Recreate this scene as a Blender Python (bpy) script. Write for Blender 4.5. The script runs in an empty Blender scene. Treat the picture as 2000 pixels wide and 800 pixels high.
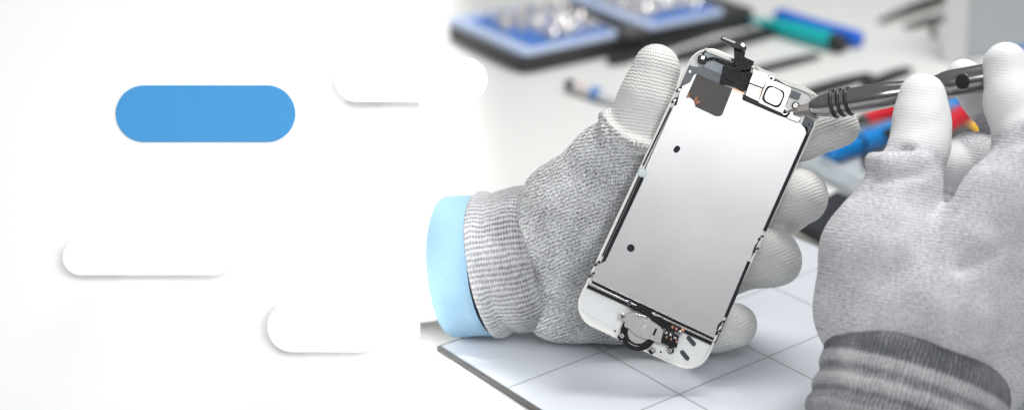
import bpy, bmesh, math, random
import numpy as np
from mathutils import Vector, Matrix, noise as mnoise

random.seed(7)
S = bpy.context.scene
COL = S.collection
PI = math.pi

# ------------------------------------------------------------------ camera
FPX, CX, CY = 3088.0, 1400.0, 400.0          # focal length and principal point measured on the 2000 x 800 photograph
PITCH, HGT = math.radians(22.0), 0.316
CAM = np.array([0.0, 0.0, HGT])
RV = np.array([1.0, 0, 0])
FV = np.array([0, math.cos(PITCH), -math.sin(PITCH)])
UV = np.array([0, math.sin(PITCH), math.cos(PITCH)])


def V(px, py, z):
    """point at depth z (metres) on the viewing ray of a photo pixel"""
    return CAM + (px - CX) / FPX * z * RV - (py - CY) / FPX * z * UV + z * FV


def T(px, py, h=0.0):
    """point of the horizontal plane at height h seen at a photo pixel"""
    d = (px - CX) / FPX * RV - (py - CY) / FPX * UV + FV
    return CAM + d * ((h - HGT) / d[2])


def cam_to_world(P):
    P = np.asarray(P, float)
    return CAM + P[:, :1] * RV + P[:, 1:2] * UV + P[:, 2:3] * FV


cd = bpy.data.cameras.new('camera')
cam = bpy.data.objects.new('camera', cd)
COL.objects.link(cam)
cam.location = CAM
cam.rotation_euler = (PI / 2 - PITCH, 0, 0)
cd.sensor_width = 36
cd.lens = FPX / 2000 * 36
cd.shift_x = -(CX - 1000) / 2000
cd.clip_start, cd.clip_end = 0.02, 50
cd.dof.use_dof = True
cd.dof.focus_distance = 0.643
cd.dof.aperture_fstop = 4.5
S.camera = cam

# ------------------------------------------------------------------ materials
def lin(r, g, b):
    def c(v):
        v /= 255
        return v / 12.92 if v <= .04045 else ((v + .055) / 1.055) ** 2.4
    return (c(r), c(g), c(b), 1)


class NT:
    def __init__(s, name):
        s.m = bpy.data.materials.new(name)
        s.m.use_nodes = True
        s.t = s.m.node_tree
        s.b = s.t.nodes['Principled BSDF']

    def n(s, typ, **kw):
        nd = s.t.nodes.new(typ)
        for k, v in kw.items():
            setattr(nd, k, v)
        return nd

    def l(s, a, b):
        s.t.links.new(a, b)

    def math(s, op, a, b=None, c=None):
        nd = s.n('ShaderNodeMath', operation=op)
        for i, v in enumerate((a, b, c)):
            if v is None:
                continue
            if isinstance(v, (int, float)):
                nd.inputs[i].default_value = v
            else:
                s.l(v, nd.inputs[i])
        return nd.outputs[0]

    def mix(s, fac, a, b):
        nd = s.n('ShaderNodeMix', data_type='RGBA')
        for sock, v in ((nd.inputs[0], fac), (nd.inputs[6], a), (nd.inputs[7], b)):
            if isinstance(v, (int, float)):
                sock.default_value = v
            elif isinstance(v, tuple):
                sock.default_value = v
            else:
                s.l(v, sock)
        return nd.outputs[2]

    def noise(s, scale, vec=None, detail=3.0, rough=.55):
        nd = s.n('ShaderNodeTexNoise')
        nd.inputs['Scale'].default_value = scale
        nd.inputs['Detail'].default_value = detail
        nd.inputs['Roughness'].default_value = rough
        if vec is None:
            vec = s.n('ShaderNodeTexCoord').outputs['Object']
        s.l(vec, nd.inputs['Vector'])
        return nd.outputs['Fac']

    def bump(s, h, dist, strength=1.0):
        nd = s.n('ShaderNodeBump')
        nd.inputs['Distance'].default_value = dist
        nd.inputs['Strength'].default_value = strength
        s.l(h, nd.inputs['Height'])
        s.l(nd.outputs[0], s.b.inputs['Normal'])

    def set(s, **kw):
        for k, v in kw.items():
            s.b.inputs[k].default_value = v
        return s


MATS = {}


def simple(name, col, rough=.5, metal=0.0, var=.06, nscale=300, bump=0.0, rvar=.08, **kw):
    """Principled with a little procedural variation of colour and gloss"""
    if name in MATS:
        return MATS[name]
    k = NT(name)
    k.set(Metallic=metal, **kw)
    nz = k.noise(nscale)
    dark = tuple(c * (1 - var) for c in col[:3]) + (1,)
    lite = tuple(min(1, c * (1 + var)) for c in col[:3]) + (1,)
    k.l(k.mix(nz, dark, lite), k.b.inputs['Base Color'])
    k.l(k.math('MULTIPLY_ADD', nz, rvar * 2, max(.02, rough - rvar)), k.b.inputs['Roughness'])
    if bump:
        k.bump(k.noise(nscale * 3), bump)
    MATS[name] = k.m
    return k.m


def knit_mat(name, dark, light, row, col, contrast=1.0, bump=.00035, coat_col=(.80, .80, .79, 1), speck=.5):
    """heather knit from the mesh's stitch coordinates (x round the finger, y along it, in mm; z is the rubber coating)"""
    k = NT(name)
    at = k.n('ShaderNodeAttribute', attribute_name='stitch')
    sp = k.n('ShaderNodeSeparateXYZ')
    k.l(at.outputs['Vector'], sp.inputs[0])
    u, v, coat = sp.outputs
    cv = k.n('ShaderNodeCombineXYZ')
    k.l(u, cv.inputs[0]); k.l(v, cv.inputs[1])
    wob = k.noise(.16, cv.outputs[0], 2)
    v2 = k.math('MULTIPLY_ADD', wob, 1.2, v)
    zig = k.math('PINGPONG', u, col / 2)
    ph = k.math('MULTIPLY_ADD', zig, 1.0 * PI / col, k.math('MULTIPLY', v2, 2 * PI / row))
    rowh = k.math('SINE', ph)
    colh = k.math('SINE', k.math('MULTIPLY', u, 4 * PI / col))
    st = k.math('MULTIPLY_ADD', colh, .35, rowh)                     # -1.35 .. 1.35
    stretched = k.n('ShaderNodeCombineXYZ')
    k.l(k.math('MULTIPLY', u, .8), stretched.inputs[0]); k.l(v, stretched.inputs[1])
    n1 = k.noise(1.1, stretched.outputs[0], 3, .7)
    n2 = k.noise(.09, cv.outputs[0], 3, .6)
    f = k.math('MULTIPLY_ADD', st, .17 * contrast, .47)
    f = k.math('MULTIPLY_ADD', k.math('SUBTRACT', n1, .5), 2.5 * contrast, f)
    f = k.math('MULTIPLY_ADD', k.math('SUBTRACT', n2, .5), .85 * contrast, f)
    cl = k.n('ShaderNodeClamp'); k.l(f, cl.inputs[0])
    knit = k.mix(cl.outputs[0], dark, light)
    # coating: white rubber, thin at its border where threads show through as specks
    spk = k.noise(1.3, stretched.outputs[0], 3, .7)
    thin = k.math('MULTIPLY', k.math('SUBTRACT', 1.0, coat), 1.0)
    edge = k.n('ShaderNodeMapRange')
    k.l(k.math('MULTIPLY_ADD', thin, .62, k.math('MULTIPLY', spk, .9)), edge.inputs[0])
    edge.inputs[1].default_value = .66; edge.inputs[2].default_value = .74
    lit = k.n('ShaderNodeMapRange')
    k.l(coat, lit.inputs[0]); lit.inputs[1].default_value = .2; lit.inputs[2].default_value = .6
    cc = k.mix(k.noise(.3, cv.outputs[0], 3), tuple(c * .9 for c in coat_col[:3]) + (1,), coat_col)
    coated = k.mix(k.math('MULTIPLY', edge.outputs[0], speck), cc, (.10, .10, .11, 1))
    k.l(k.mix(lit.outputs[0], knit, coated), k.b.inputs['Base Color'])
    k.l(k.math('MULTIPLY_ADD', lit.outputs[0], -.3, .9), k.b.inputs['Roughness'])
    hh = k.math('ADD', k.math('MULTIPLY', st, .38), k.math('MULTIPLY', n1, 1.2))
    hh = k.math('MULTIPLY', hh, k.math('MULTIPLY_ADD', lit.outputs[0], -.45, 1.0))
    k.bump(hh, bump)
    k.set(**{'Sheen Weight': .15, 'Sheen Roughness': .5, 'Specular IOR Level': .3})
    return k.m


# ------------------------------------------------------------------ object helpers
RM = {}


def tag(o, label=None, cat=None, group=None, kind=None):
    for k, v in (('label', label), ('category', cat), ('group', group), ('kind', kind)):
        if v:
            o[k] = v
    return o


def root(name, label, cat, M, group=None):
    o = bpy.data.objects.new(name, None)
    o.empty_display_size = .01
    COL.objects.link(o)
    if not isinstance(M, Matrix):
        M = Matrix.Translation(Vector(M))
    o.matrix_world = M
    RM[o.name] = M
    return tag(o, label, cat, group)


def part(name, verts, faces, mat, parent=None, world=True, smooth=True, bevel=0.0, label=None, sub=0, ang=40):
    """one mesh object; world coordinates are brought into the parent's frame"""
    me = bpy.data.meshes.new(name)
    vs = [Vector(v) for v in verts]
    o = bpy.data.objects.new(name, me)
    top = parent
    M = Matrix.Identity(4)
    if parent is not None:
        M = RM[parent.name]
        o.parent = parent
    if world and parent is not None:
        Mi = M.inverted()
        vs = [Mi @ v for v in vs]
    elif world:
        c = sum(vs, Vector()) / len(vs)
        c.z = min(v.z for v in vs)
        vs = [v - c for v in vs]
        o.location = c
    RM[o.name] = M
    me.from_pydata([tuple(v) for v in vs], [], faces)
    bm = bmesh.new(); bm.from_mesh(me)
    bmesh.ops.recalc_face_normals(bm, faces=bm.faces)
    bm.to_mesh(me); bm.free()
    if smooth:
        for p in me.polygons:
            p.use_smooth = True
        try:
            me.set_sharp_from_angle(angle=math.radians(ang))
        except Exception:
            pass
    mats = mat if isinstance(mat, (list, tuple)) else [mat]
    for m in mats:
        me.materials.append(m)
    COL.objects.link(o)
    if bevel:
        b = o.modifiers.new('bevel', 'BEVEL'); b.width = bevel; b.segments = 2; b.limit_method = 'ANGLE'; b.angle_limit = math.radians(35)
    if sub:
        s = o.modifiers.new('sub', 'SUBSURF'); s.levels = sub; s.render_levels = sub
    if label:
        o['label'] = label
    return o


def prism(pts, w0, w1):
    n = len(pts)
    v = [(p[0], p[1], w0) for p in pts] + [(p[0], p[1], w1) for p in pts]
    f = [tuple(range(n))[::-1], tuple(range(n, 2 * n))]
    f += [(i, (i + 1) % n, n + (i + 1) % n, n + i) for i in range(n)]
    return v, f


def ring_prism(o, i, w0, w1):
    n = len(o)
    v = [(p[0], p[1], w0) for p in o] + [(p[0], p[1], w1) for p in o] + [(p[0], p[1], w0) for p in i] + [(p[0], p[1], w1) for p in i]
    f = []
    for a in range(n):
        b = (a + 1) % n
        f += [(a, b, n + b, n + a), (n + a, n + b, 3 * n + b, 3 * n + a), (3 * n + a, 3 * n + b, 2 * n + b, 2 * n + a), (2 * n + a, 2 * n + b, b, a)]
    return v, f


def merge(*ms):
    V_, F_ = [], []
    for v, f in ms:
        k = len(V_)
        V_ += [tuple(p) for p in v]
        F_ += [tuple(i + k for i in q) for q in f]
    return V_, F_


def rrect(w, h, r, n=8, cx=0, cy=0, a=0):
    p = []
    for sx, sy, a0 in ((1, 1, 0), (-1, 1, 90), (-1, -1, 180), (1, -1, 270)):
        for i in range(n + 1):
            t = math.radians(a0 + 90 * i / n)
            p.append((sx * (w / 2 - r) + r * math.cos(t), sy * (h / 2 - r) + r * math.sin(t)))
    c, s = math.cos(a), math.sin(a)
    return [(cx + c * x - s * y, cy + s * x + c * y) for x, y in p]


def roundpoly(pts, r, n=4):
    out = []
    m = len(pts)
    rs = r if isinstance(r, (list, tuple)) else [r] * m
    for i in range(m):
        p, a, b = np.array(pts[i], float), np.array(pts[i - 1], float), np.array(pts[(i + 1) % m], float)
        da, db = a - p, b - p
        la, lb = np.linalg.norm(da), np.linalg.norm(db)
        q = min(rs[i], la * .45, lb * .45)
        A, B = p + da / la * q, p + db / lb * q
        if q < 1e-9:
            out.append(tuple(p)); continue
        for j in range(n + 1):
            t = j / n
            out.append(tuple((1 - t) ** 2 * A + 2 * t * (1 - t) * p + t * t * B))
    return out


def circ(r, n=20, cx=0, cy=0):
    return [(cx + r * math.cos(2 * PI * i / n), cy + r * math.sin(2 * PI * i / n)) for i in range(n)]


def frame_of(A, B, up=None):
    A, B = np.array(A, float), np.array(B, float)
    d = (B - A) / np.linalg.norm(B - A)
    up = np.array([0, 0, 1.0]) if up is None else np.array(up, float)
    s = np.cross(d, up); s /= np.linalg.norm(s)
    t = np.cross(s, d)
    return A, d, s, t


def lathe(A, B, prof, n=28, sq=(1, 1), up=None, cap=True):
    """profile [(distance along, radius)] turned about the axis A->B"""
    A, d, s, t = frame_of(A, B, up)
    v, f = [], []
    for (x, r) in prof:
        for i in range(n):
            a = 2 * PI * i / n
            v.append(A + d * x + s * (r * sq[0] * math.cos(a)) + t * (r * sq[1] * math.sin(a)))
    for j in range(len(prof) - 1):
        for i in range(n):
            k = (i + 1) % n
            f.append((j * n + i, j * n + k, (j + 1) * n + k, (j + 1) * n + i))
    if cap:
        f.append(tuple(range(n))[::-1])
        f.append(tuple((len(prof) - 1) * n + i for i in range(n)))
    return v, f


def torus(c, ax, R_, r, n=40, m=12, up=None, sq=(1, 1)):
    A, d, s, t = frame_of(c, np.array(c) + np.array(ax), up)
    v, f = [], []
    for i in range(n):
        a = 2 * PI * i / n
        rad = s * math.cos(a) * sq[0] + t * math.sin(a) * sq[1]
        for j in range(m):
            b = 2 * PI * j / m
            v.append(A + rad * (R_ + r * math.cos(b)) + d * (r * math.sin(b)))
    for i in range(n):
        for j in range(m):
            i2, j2 = (i + 1) % n, (j + 1) % m
            f.append((i * m + j, i2 * m + j, i2 * m + j2, i * m + j2))
    return v, f


def bar(path, w, th, up=(0, 0, 1)):
    """flat strip following a path of 3-D points; w and th may be lists"""
    path = [np.array(p, float) for p in path]
    n = len(path)
    v, f = [], []
    for i, p in enumerate(path):
        d = path[min(i + 1, n - 1)] - path[max(i - 1, 0)]
        d /= np.linalg.norm(d)
        s = np.cross(d, np.array(up, float)); s /= np.linalg.norm(s)
        t = np.cross(s, d)
        a = (w[i] if isinstance(w, (list, tuple)) else w) / 2
        b = (th[i] if isinstance(th, (list, tuple)) else th) / 2
        for x, y in ((-a, -b), (a, -b), (a, b), (-a, b)):
            v.append(p + s * x + t * y)
    for i in range(n - 1):
        for j in range(4):
            k = (j + 1) % 4
            f.append((4 * i + j, 4 * i + k, 4 * i + 4 + k, 4 * i + 4 + j))
    f.append((0, 1, 2, 3)[::-1]); f.append(tuple(4 * (n - 1) + j for j in range(4)))
    return v, f


def box(cx, cy, w, h, w0, w1, a=0):
    c, s = math.cos(a), math.sin(a)
    p = [(cx + c * x - s * y, cy + s * x + c * y) for x, y in ((-w / 2, -h / 2), (w / 2, -h / 2), (w / 2, h / 2), (-w / 2, h / 2))]
    return prism(p, w0, w1)


# ------------------------------------------------------------------ world and lamps
W = bpy.data.worlds.new('World')
S.world = W
W.use_nodes = True
wt = W.node_tree
bg = wt.nodes['Background']
tc = wt.nodes.new('ShaderNodeTexCoord')
sx = wt.nodes.new('ShaderNodeSeparateXYZ')
rp = wt.nodes.new('ShaderNodeValToRGB')
wt.links.new(tc.outputs['Generated'], sx.inputs[0])
mp = wt.nodes.new('ShaderNodeMath'); mp.operation = 'MULTIPLY_ADD'
mp.inputs[1].default_value = .5; mp.inputs[2].default_value = .5
wt.links.new(sx.outputs[2], mp.inputs[0])
wt.links.new(mp.outputs[0], rp.inputs[0])
e = rp.color_ramp.elements
e[0].position = .42; e[0].color = (.30, .31, .33, 1)
e[1].position = .80; e[1].color = (.96, .98, 1.0, 1)
m1 = e.new(.58); m1.color = (.62, .64, .67, 1)
wt.links.new(rp.outputs[0], bg.inputs[0])
bg.inputs[1].default_value = 0.38


def area(name, loc, target, sx_, sy_, power, spread=180, col=(1, 1, 1), roll=0):
    L = bpy.data.lights.new(name, 'AREA')
    L.shape = 'RECTANGLE'; L.size = sx_; L.size_y = sy_
    L.energy = power; L.color = col; L.spread = math.radians(spread)
    o = bpy.data.objects.new(name, L)
    COL.objects.link(o)
    o.location = loc
    q = (Vector(target) - Vector(loc)).to_track_quat('-Z', 'Y')
    o.rotation_euler = (q.to_matrix() @ Matrix.Rotation(roll, 3, 'Z')).to_euler()
    return o


area('softbox_lamp', (0.22, 0.86, 0.90), (0.0, 0.62, 0.05), .34, .28, 9.2, col=(1, .985, .96))
area('front_lamp', (0.10, -0.28, 0.79), (-0.06, 0.60, 0.08), .50, .30, 4.2, col=(.98, .99, 1))
sl = bpy.data.lights.new('added_board_spot', 'SPOT')  # added spot, no real lamp: brightens the white board
sl.energy = 16.5; sl.shadow_soft_size = .20; sl.spot_size = math.radians(30); sl.spot_blend = .45
so = bpy.data.objects.new('added_board_spot', sl)
COL.objects.link(so)
so.location = (.26, .06, .46)
so.rotation_euler = (Vector((-.225, .60, .085)) - so.location).to_track_quat('-Z', 'Y').to_euler()
# added unseen light hidden behind the board, washing the sleeve out to white
area('sleeve_fade_light', V(640, 600, .652), V(960, 590, .672), .03, .05, .048, col=(1, .985, .975))
# added unseen strip light: bleaches the table's left side like the banner's white fade
l0, l1 = T(840, 1100), T(808, -60)
lm = (l0 + l1) / 2
ll = float(np.linalg.norm(l1 - l0))
area('table_fade_light', (lm[0], lm[1], 0.52), (lm[0], lm[1], 0.0), .03, ll, .21, spread=10, col=(1, .99, .98), roll=math.atan2(l0[0] - l1[0], l1[1] - l0[1]))

# ------------------------------------------------------------------ materials used
M_white = simple('white_plastic', (.74, .75, .74, 1), .38, var=.03, nscale=500)
M_rim = simple('white_rim', (.70, .70, .67, 1), .42, var=.05, nscale=900)
M_steel = simple('polished_steel', (.72, .70, .68, 1), .22, 1.0)
M_shield = simple('shield_metal', (.80, .79, .77, 1), .34, 1.0, var=.03, nscale=700)
M_satin = simple('satin_metal', (.56, .54, .52, 1), .36, 1.0, var=.05, nscale=900)
M_black = simple('black_plastic', (.010, .010, .012, 1), .35, **{'Specular IOR Level': .25})
M_foam = simple('black_foam', (.012, .013, .018, 1), .6, **{'Specular IOR Level': .25})
M_flex = simple('black_flex', (.008, .008, .010, 1), .26, bump=.0003, nscale=420, **{'Specular IOR Level': .22})
M_slate = simple('slate_film', (.055, .065, .08, 1), .25)
M_bluefilm = simple('blue_grey_film', (.17, .20, .24, 1), .16, var=.25, nscale=260)
M_graph = simple('graphite_tape', (.055, .048, .046, 1), .45, .2, var=.10, nscale=120)
M_copper = simple('copper_foil', (.72, .36, .25, 1), .3, 1.0)
M_recess = simple('white_recess', (.68, .70, .71, 1), .45, var=.02)
M_stick = simple('clear_sticker', (.46, .54, .58, 1), .35)

# brushed back plate
k = NT('back_plate_metal')
tco = k.n('ShaderNodeTexCoord').outputs['Object']
g1 = k.noise(1900, tco, 2, .6)
g2 = k.noise(38, tco, 3, .5)
k.l(k.mix(k.math('MULTIPLY_ADD', g1, .7, k.math('MULTIPLY', g2, .3)), (.46, .46, .465, 1), (.70, .70, .705, 1)), k.b.inputs['Base Color'])
k.l(k.math('MULTIPLY_ADD', g2, .06, .27), k.b.inputs['Roughness'])
k.bump(g1, .00003)
k.set(Metallic=.75)
M_plate = k.m

# ------------------------------------------------------------------ table, mat
k = NT('table_laminate')
tco = k.n('ShaderNodeTexCoord').outputs['Object']
a = k.noise(6, tco, 4); b = k.noise(240, tco, 3)
k.l(k.mix(k.math('MULTIPLY_ADD', a, .6, k.math('MULTIPLY', b, .4)), (.64, .65, .635, 1), (.70, .705, .69, 1)), k.b.inputs['Base Color'])
k.l(k.math('MULTIPLY_ADD', a, .15, .38), k.b.inputs['Roughness'])
M_table = k.m
n_ = 24
tv = [(x, y, 0) for y in np.linspace(-.6, 2.6, n_) for x in np.linspace(-1.8, 1.8, n_)]
tf = [(j * n_ + i, j * n_ + i + 1, (j + 1) * n_ + i + 1, (j + 1) * n_ + i) for j in range(n_ - 1) for i in range(n_ - 1)]
tab = part('table_surface', tv, tf, M_table, smooth=False)
tab['kind'] = 'structure'

MH = .0028
g00 = T(1178, 685, MH); g10 = T(1343, 622, MH); g01 = T(1320, 771.4, MH); g30 = T(1605, 517, MH)
E1 = (T(1506, 559, MH) - g00) / 2
c1 = np.linalg.norm(E1)
E2 = g01 - g00
e1 = E1 / c1
e2 = np.array([-e1[1], e1[0], 0]);  e2 = e2 if e2 @ E2 > 0 else -e2
c2 = float(E2 @ e2)
org = g00 - e1 * c1 - e2 * c2            # far corner of the mat
k = NT('glass_mat')
tco = k.n('ShaderNodeTexCoord').outputs['Object']
sp = k.n('ShaderNodeSeparateXYZ'); k.l(tco, sp.inputs[0])
fac = None
for i, c in ((0, c1), (1, c2)):
    d = k.math('PINGPONG', sp.outputs[i], c / 2)
    mr = k.n('ShaderNodeMapRange'); k.l(d, mr.inputs[0])
    mr.inputs[1].default_value = .00030; mr.inputs[2].default_value = .00055
    mr.inputs[3].default_value = 1; mr.inputs[4].default_value = 0
    fac = mr.outputs[0] if fac is None else k.math('MAXIMUM', fac, mr.outputs[0])
gm = k.noise(9, tco, 3)
base = k.mix(gm, (.53, .56, .61, 1), (.60, .63, .675, 1))
k.l(k.mix(fac, base, (.28, .31, .33, 1)), k.b.inputs['Base Color'])
k.l(k.math('MULTIPLY_ADD', gm, .05, .36), k.b.inputs['Roughness'])
k.set(**{'Specular IOR Level': .5})
M_mat = k.m
M_matedge = simple('mat_edge', (.09, .09, .085, 1), .5)
mr_ = root('cutting_mat', 'pale blue grey gridded work mat with dark edge under the hands', 'mat',
           Matrix.Translation(Vector((org[0], org[1], 0))) @ Matrix(((e1[0], e2[0], 0, 0), (e1[1], e2[1], 0, 0), (0, 0, 1, 0), (0, 0, 0, 1))))
L1, L2 = 4.0 * c1, 6 * c2
part('mat_sheet', *prism([(0, 0), (L1, 0), (L1, L2), (0, L2)], .0004, MH), M_mat, mr_, world=False, smooth=False)
part('mat_border', *ring_prism([(-.0011, -.0011), (L1 + .0011, -.0011), (L1 + .0011, L2 + .0011), (-.0011, L2 + .0011)], [(.0001, .0001), (L1 - .0001, .0001), (L1 - .0001, L2 - .0001), (.0001, L2 - .0001)], .0002, MH - .0003), M_matedge, mr_, world=False, smooth=False)

# ------------------------------------------------------------------ the phone display assembly
PW, PL, PR = .0580, .1240, .0098
corners_px = np.array([(1362.9, 85.5), (1619.8, 189.8), (1363.5, 735.6), (1112.2, 618.0)])
corners_lc = np.array([(-PW / 2, PL / 2, 0), (PW / 2, PL / 2, 0), (PW / 2, -PL / 2, 0), (-PW / 2, -PL / 2, 0)])


def pose(x):
    r, t = Vector(x[:3]), np.array(x[3:])
    m = np.array((Matrix.Rotation(r.length, 3, r.normalized()) if r.length > 1e-9 else Matrix.Identity(3)))
    return m, t


def proj(x):
    m, t = pose(x)
    p = corners_lc @ m.T + t                       # x right, y up, z towards the viewer
    return np.stack([CX + FPX * p[:, 0] / -p[:, 2], CY - FPX * p[:, 1] / -p[:, 2]], 1)


x = np.array([.01, -.01, -.43, -.0074, -.0015, -.645])
for it in range(60):
    r0 = (proj(x) - corners_px).ravel()
    J = np.stack([((proj(x + np.eye(6)[i] * 1e-5) - corners_px).ravel() - r0) / 1e-5 for i in range(6)], 1)
    reg = np.diag([60., 60., 0, 0, 0, 0])            # keep the tilt small: the plate faces the viewer
    x = x - np.linalg.solve(J.T @ J + reg ** 2 * 4 + 1e-9 * np.eye(6), J.T @ r0 + (reg ** 2 * 4) @ x)
PRm, PT = pose(x)
print('PHONE', x, np.abs(proj(x) - corners_px).max())
B3 = np.stack([RV, UV, -FV], 1)
Wm = B3 @ PRm
Wt = CAM + B3 @ PT
MP = Matrix([list(Wm[i]) + [Wt[i]] for i in range(3)] + [[0, 0, 0, 1]])
nrm, org_c = PRm[:, 2], PT


def ph(px, py, w=0.0):
    """photo pixel -> (u, v) on the phone's plane at height w"""
    d = np.array([(px - CX) / FPX, -(py - CY) / FPX, -1.0])
    o = org_c + nrm * w
    p = d * ((o @ nrm) / (d @ nrm))
    q = PRm.T @ (p - org_c)
    return (q[0], q[1])


def PP(L, w=0.0):
    return [ph(a, b, w) for a, b in L]


phone = root('phone_screen', 'white phone front panel seen from behind with silver back plate, held over the mat', 'phone screen', MP)


def pp(name, pix, w0, w1, mat, r=0.0, bev=.00012, parent=None, label=None, n=4):
    pts = PP(pix, w1)
    if r:
        pts = roundpoly(pts, r, n)
    return part(name, *prism(pts, w0, w1), mat, parent or phone, world=False, bevel=bev, label=label)


def pcirc(name, px, py, r, w0, w1, mat, parent=None, bev=.0001, n=24):
    u, v = ph(px, py, w1)
    return part(name, *prism(circ(r, n, u, v), w0, w1), mat, parent or phone, world=False, bevel=bev)


def pring(name, px, py, R_, r, w0, w1, mat, parent=None):
    u, v = ph(px, py, w1)
    return part(name, *ring_prism(circ(R_, 28, u, v), circ(r, 28, u, v), w0, w1), mat, parent or phone, world=False, bevel=.00008)


PX = PW / 277.0                                     # metres per photo pixel on the phone
part('front_panel', *prism(rrect(PW, PL, PR, 10), -.0030, -.0004), M_white, phone, world=False, bevel=.0006)
part('rim', *ring_prism(rrect(PW - .0004, PL - .0004, PR - .0002, 10), rrect(PW - .0024, PL - .0024, PR - .0012, 10), -.0010, .0006), M_rim, phone, world=False, bevel=.0003)
# black gap between rim and plate
pp('gasket', [(1342, 150), (1155, 552), (1397, 671), (1592, 240), (1560, 224)], -.0006, -.00005, M_foam)
plate = pp('back_plate', [(1327, 181), (1321, 206), (1316, 206), (1262, 325), (1256, 352), (1182, 510), (1166, 516), (1155, 546), (1396, 660), (1402, 634), (1416, 620),
                          (1462, 520), (1474, 480), (1496, 452), (1578, 268), (1572, 250), (1561, 237), (1528, 228), (1450, 195), (1452, 181), (1431, 172), (1404, 160), (1362, 141), (1352, 150), (1346, 160), (1336, 160)],
           0, .0006, M_plate, r=.0006, bev=.00015, n=3)
# dark slots along both long edges
for nm, a, b, wd in (('edge_slot', (1311, 210), (1256, 323), 3.2), ('edge_slot', (1249, 345), (1177, 500), 2.8), ('edge_slot', (1586, 243), (1493, 451), 7), ('edge_slot', (1463, 510), (1417, 619), 6.5)):
    a_, b_ = np.array(ph(*a)), np.array(ph(*b))
    d = (b_ - a_); l = np.linalg.norm(d); c = (a_ + b_) / 2
    part(nm, *box(c[0], c[1], l, wd * PX, .0002, .0008, math.atan2(d[1], d[0])), M_foam, phone, world=False, bevel=.0001)
for (px, py) in ((1326, 175), (1317, 196), (1167, 514), (1156, 536), (1486, 464), (1476, 488), (1410, 630), (1403, 648)):
    u, v = ph(px, py)
    q = part('edge_clip', *prism(rrect(.0010, .0030, .0004, 4, u, v, -.43), .0003, .0010), M_black, phone, world=False, bevel=.0001)
    part('clip_tip', *prism(rrect(.0006, .0011, .0002, 3, u + .0003, v, -.43), .0009, .0013), M_steel, q, world=False)
pcirc('round_hole', 1232, 484, .00160, .0004, .00064, M_foam)
u, v = ph(1322, 291.5)
part('oval_hole', *prism(rrect(.0023, .0031, .0011, 6, u, v, -.25), .0004, .00064), M_foam, phone, world=False)
sd = pcirc('sticker_dot', 1254.5, 337, .0019, .0005, .0009, M_stick)
pring('sticker_ring', 1254.5, 337, .0010, .0006, .0008, .00105, M_white, sd)
# top left: slate frame, film, graphite tape
pp('slate_frame', [(1346, 128), (1334, 156), (1329, 170), (1348, 161), (1357, 143), (1404, 164), (1410, 153), (1362, 131)], .0002, .0009, M_slate, bev=.0001)
pcirc('frame_pin', 1347.5, 140, .0005, .0008, .0011, M_steel)
film = pp('camera_film', [(1376, 99), (1433, 120), (1437, 135), (1412, 156), (1363, 132)], -.0003, .0003, M_bluefilm, r=.0009)
pp('film_border', [(1377, 97), (1433, 117), (1434, 121), (1379, 101), (1373, 108), (1371, 105)], .0002, .0006, M_black, bev=.00008)
pp('film_seam', [(1370, 128), (1411, 147), (1409, 151), (1368, 132)], .0003, .0006, M_slate, bev=.00008)
tape = pp('graphite_tape', [(1361, 143), (1431, 173), (1410, 226), (1400, 228), (1357, 208), (1363, 194), (1355, 197), (1342, 186)], .0006, .00082, M_graph, r=[.0012, .0004, .0018, .0018, .0003, .0002, .0002, .0003], bev=.00006)


def crumple(px, py, s, seed):
    rr = random.Random(seed)
    u, v = ph(px, py)
    vs, fs = [(u, v, .0019)], []
    n = 9
    for i in range(n):
        a = 2 * PI * i / n
        q = s * rr.uniform(.55, 1.25)
        vs.append((u + q * math.cos(a) * .75, v + q * math.sin(a) * 1.1, .0008 + rr.uniform(0, .0009)))
    for i in range(n):
        fs.append((0, 1 + i, 1 + (i + 1) % n))
    fs.append(tuple(range(1, n + 1))[::-1])
    part('copper_tear', vs, fs, M_copper, tape, world=False, smooth=False)


crumple(1345, 187, .0011, 1)
crumple(1361, 197, .0016, 2)
# small antenna cable
cc = pp('coax_plug', [(1363, 110), (1367, 107), (1381, 111), (1379, 124), (1374, 126), (1362, 121)], .0004, .0019, M_black, r=.0005)
pp('plug_cap', [(1370, 109), (1377, 111), (1375, 117), (1368, 115)], .0018, .0024, M_steel, r=.0004, parent=cc)


def strip(name, pts, w, th, mat, parent=None):
    """flat cable through (px, py, height) points"""
    path = []
    for a, b, h in pts:
        u_, v_ = ph(a, b, h)
        path.append((u_, v_, h))
    return part(name, *bar(path, w, th), mat, parent or phone, world=False, bevel=.00012)


strip('antenna_cable', [(1379, 117, .0014), (1394, 114, .0018), (1408, 119, .0016), (1424, 126, .0016), (1438, 128, .0018)], [.0012, .0012, .0016, .0020, .0016], .0005, M_flex)
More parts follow.
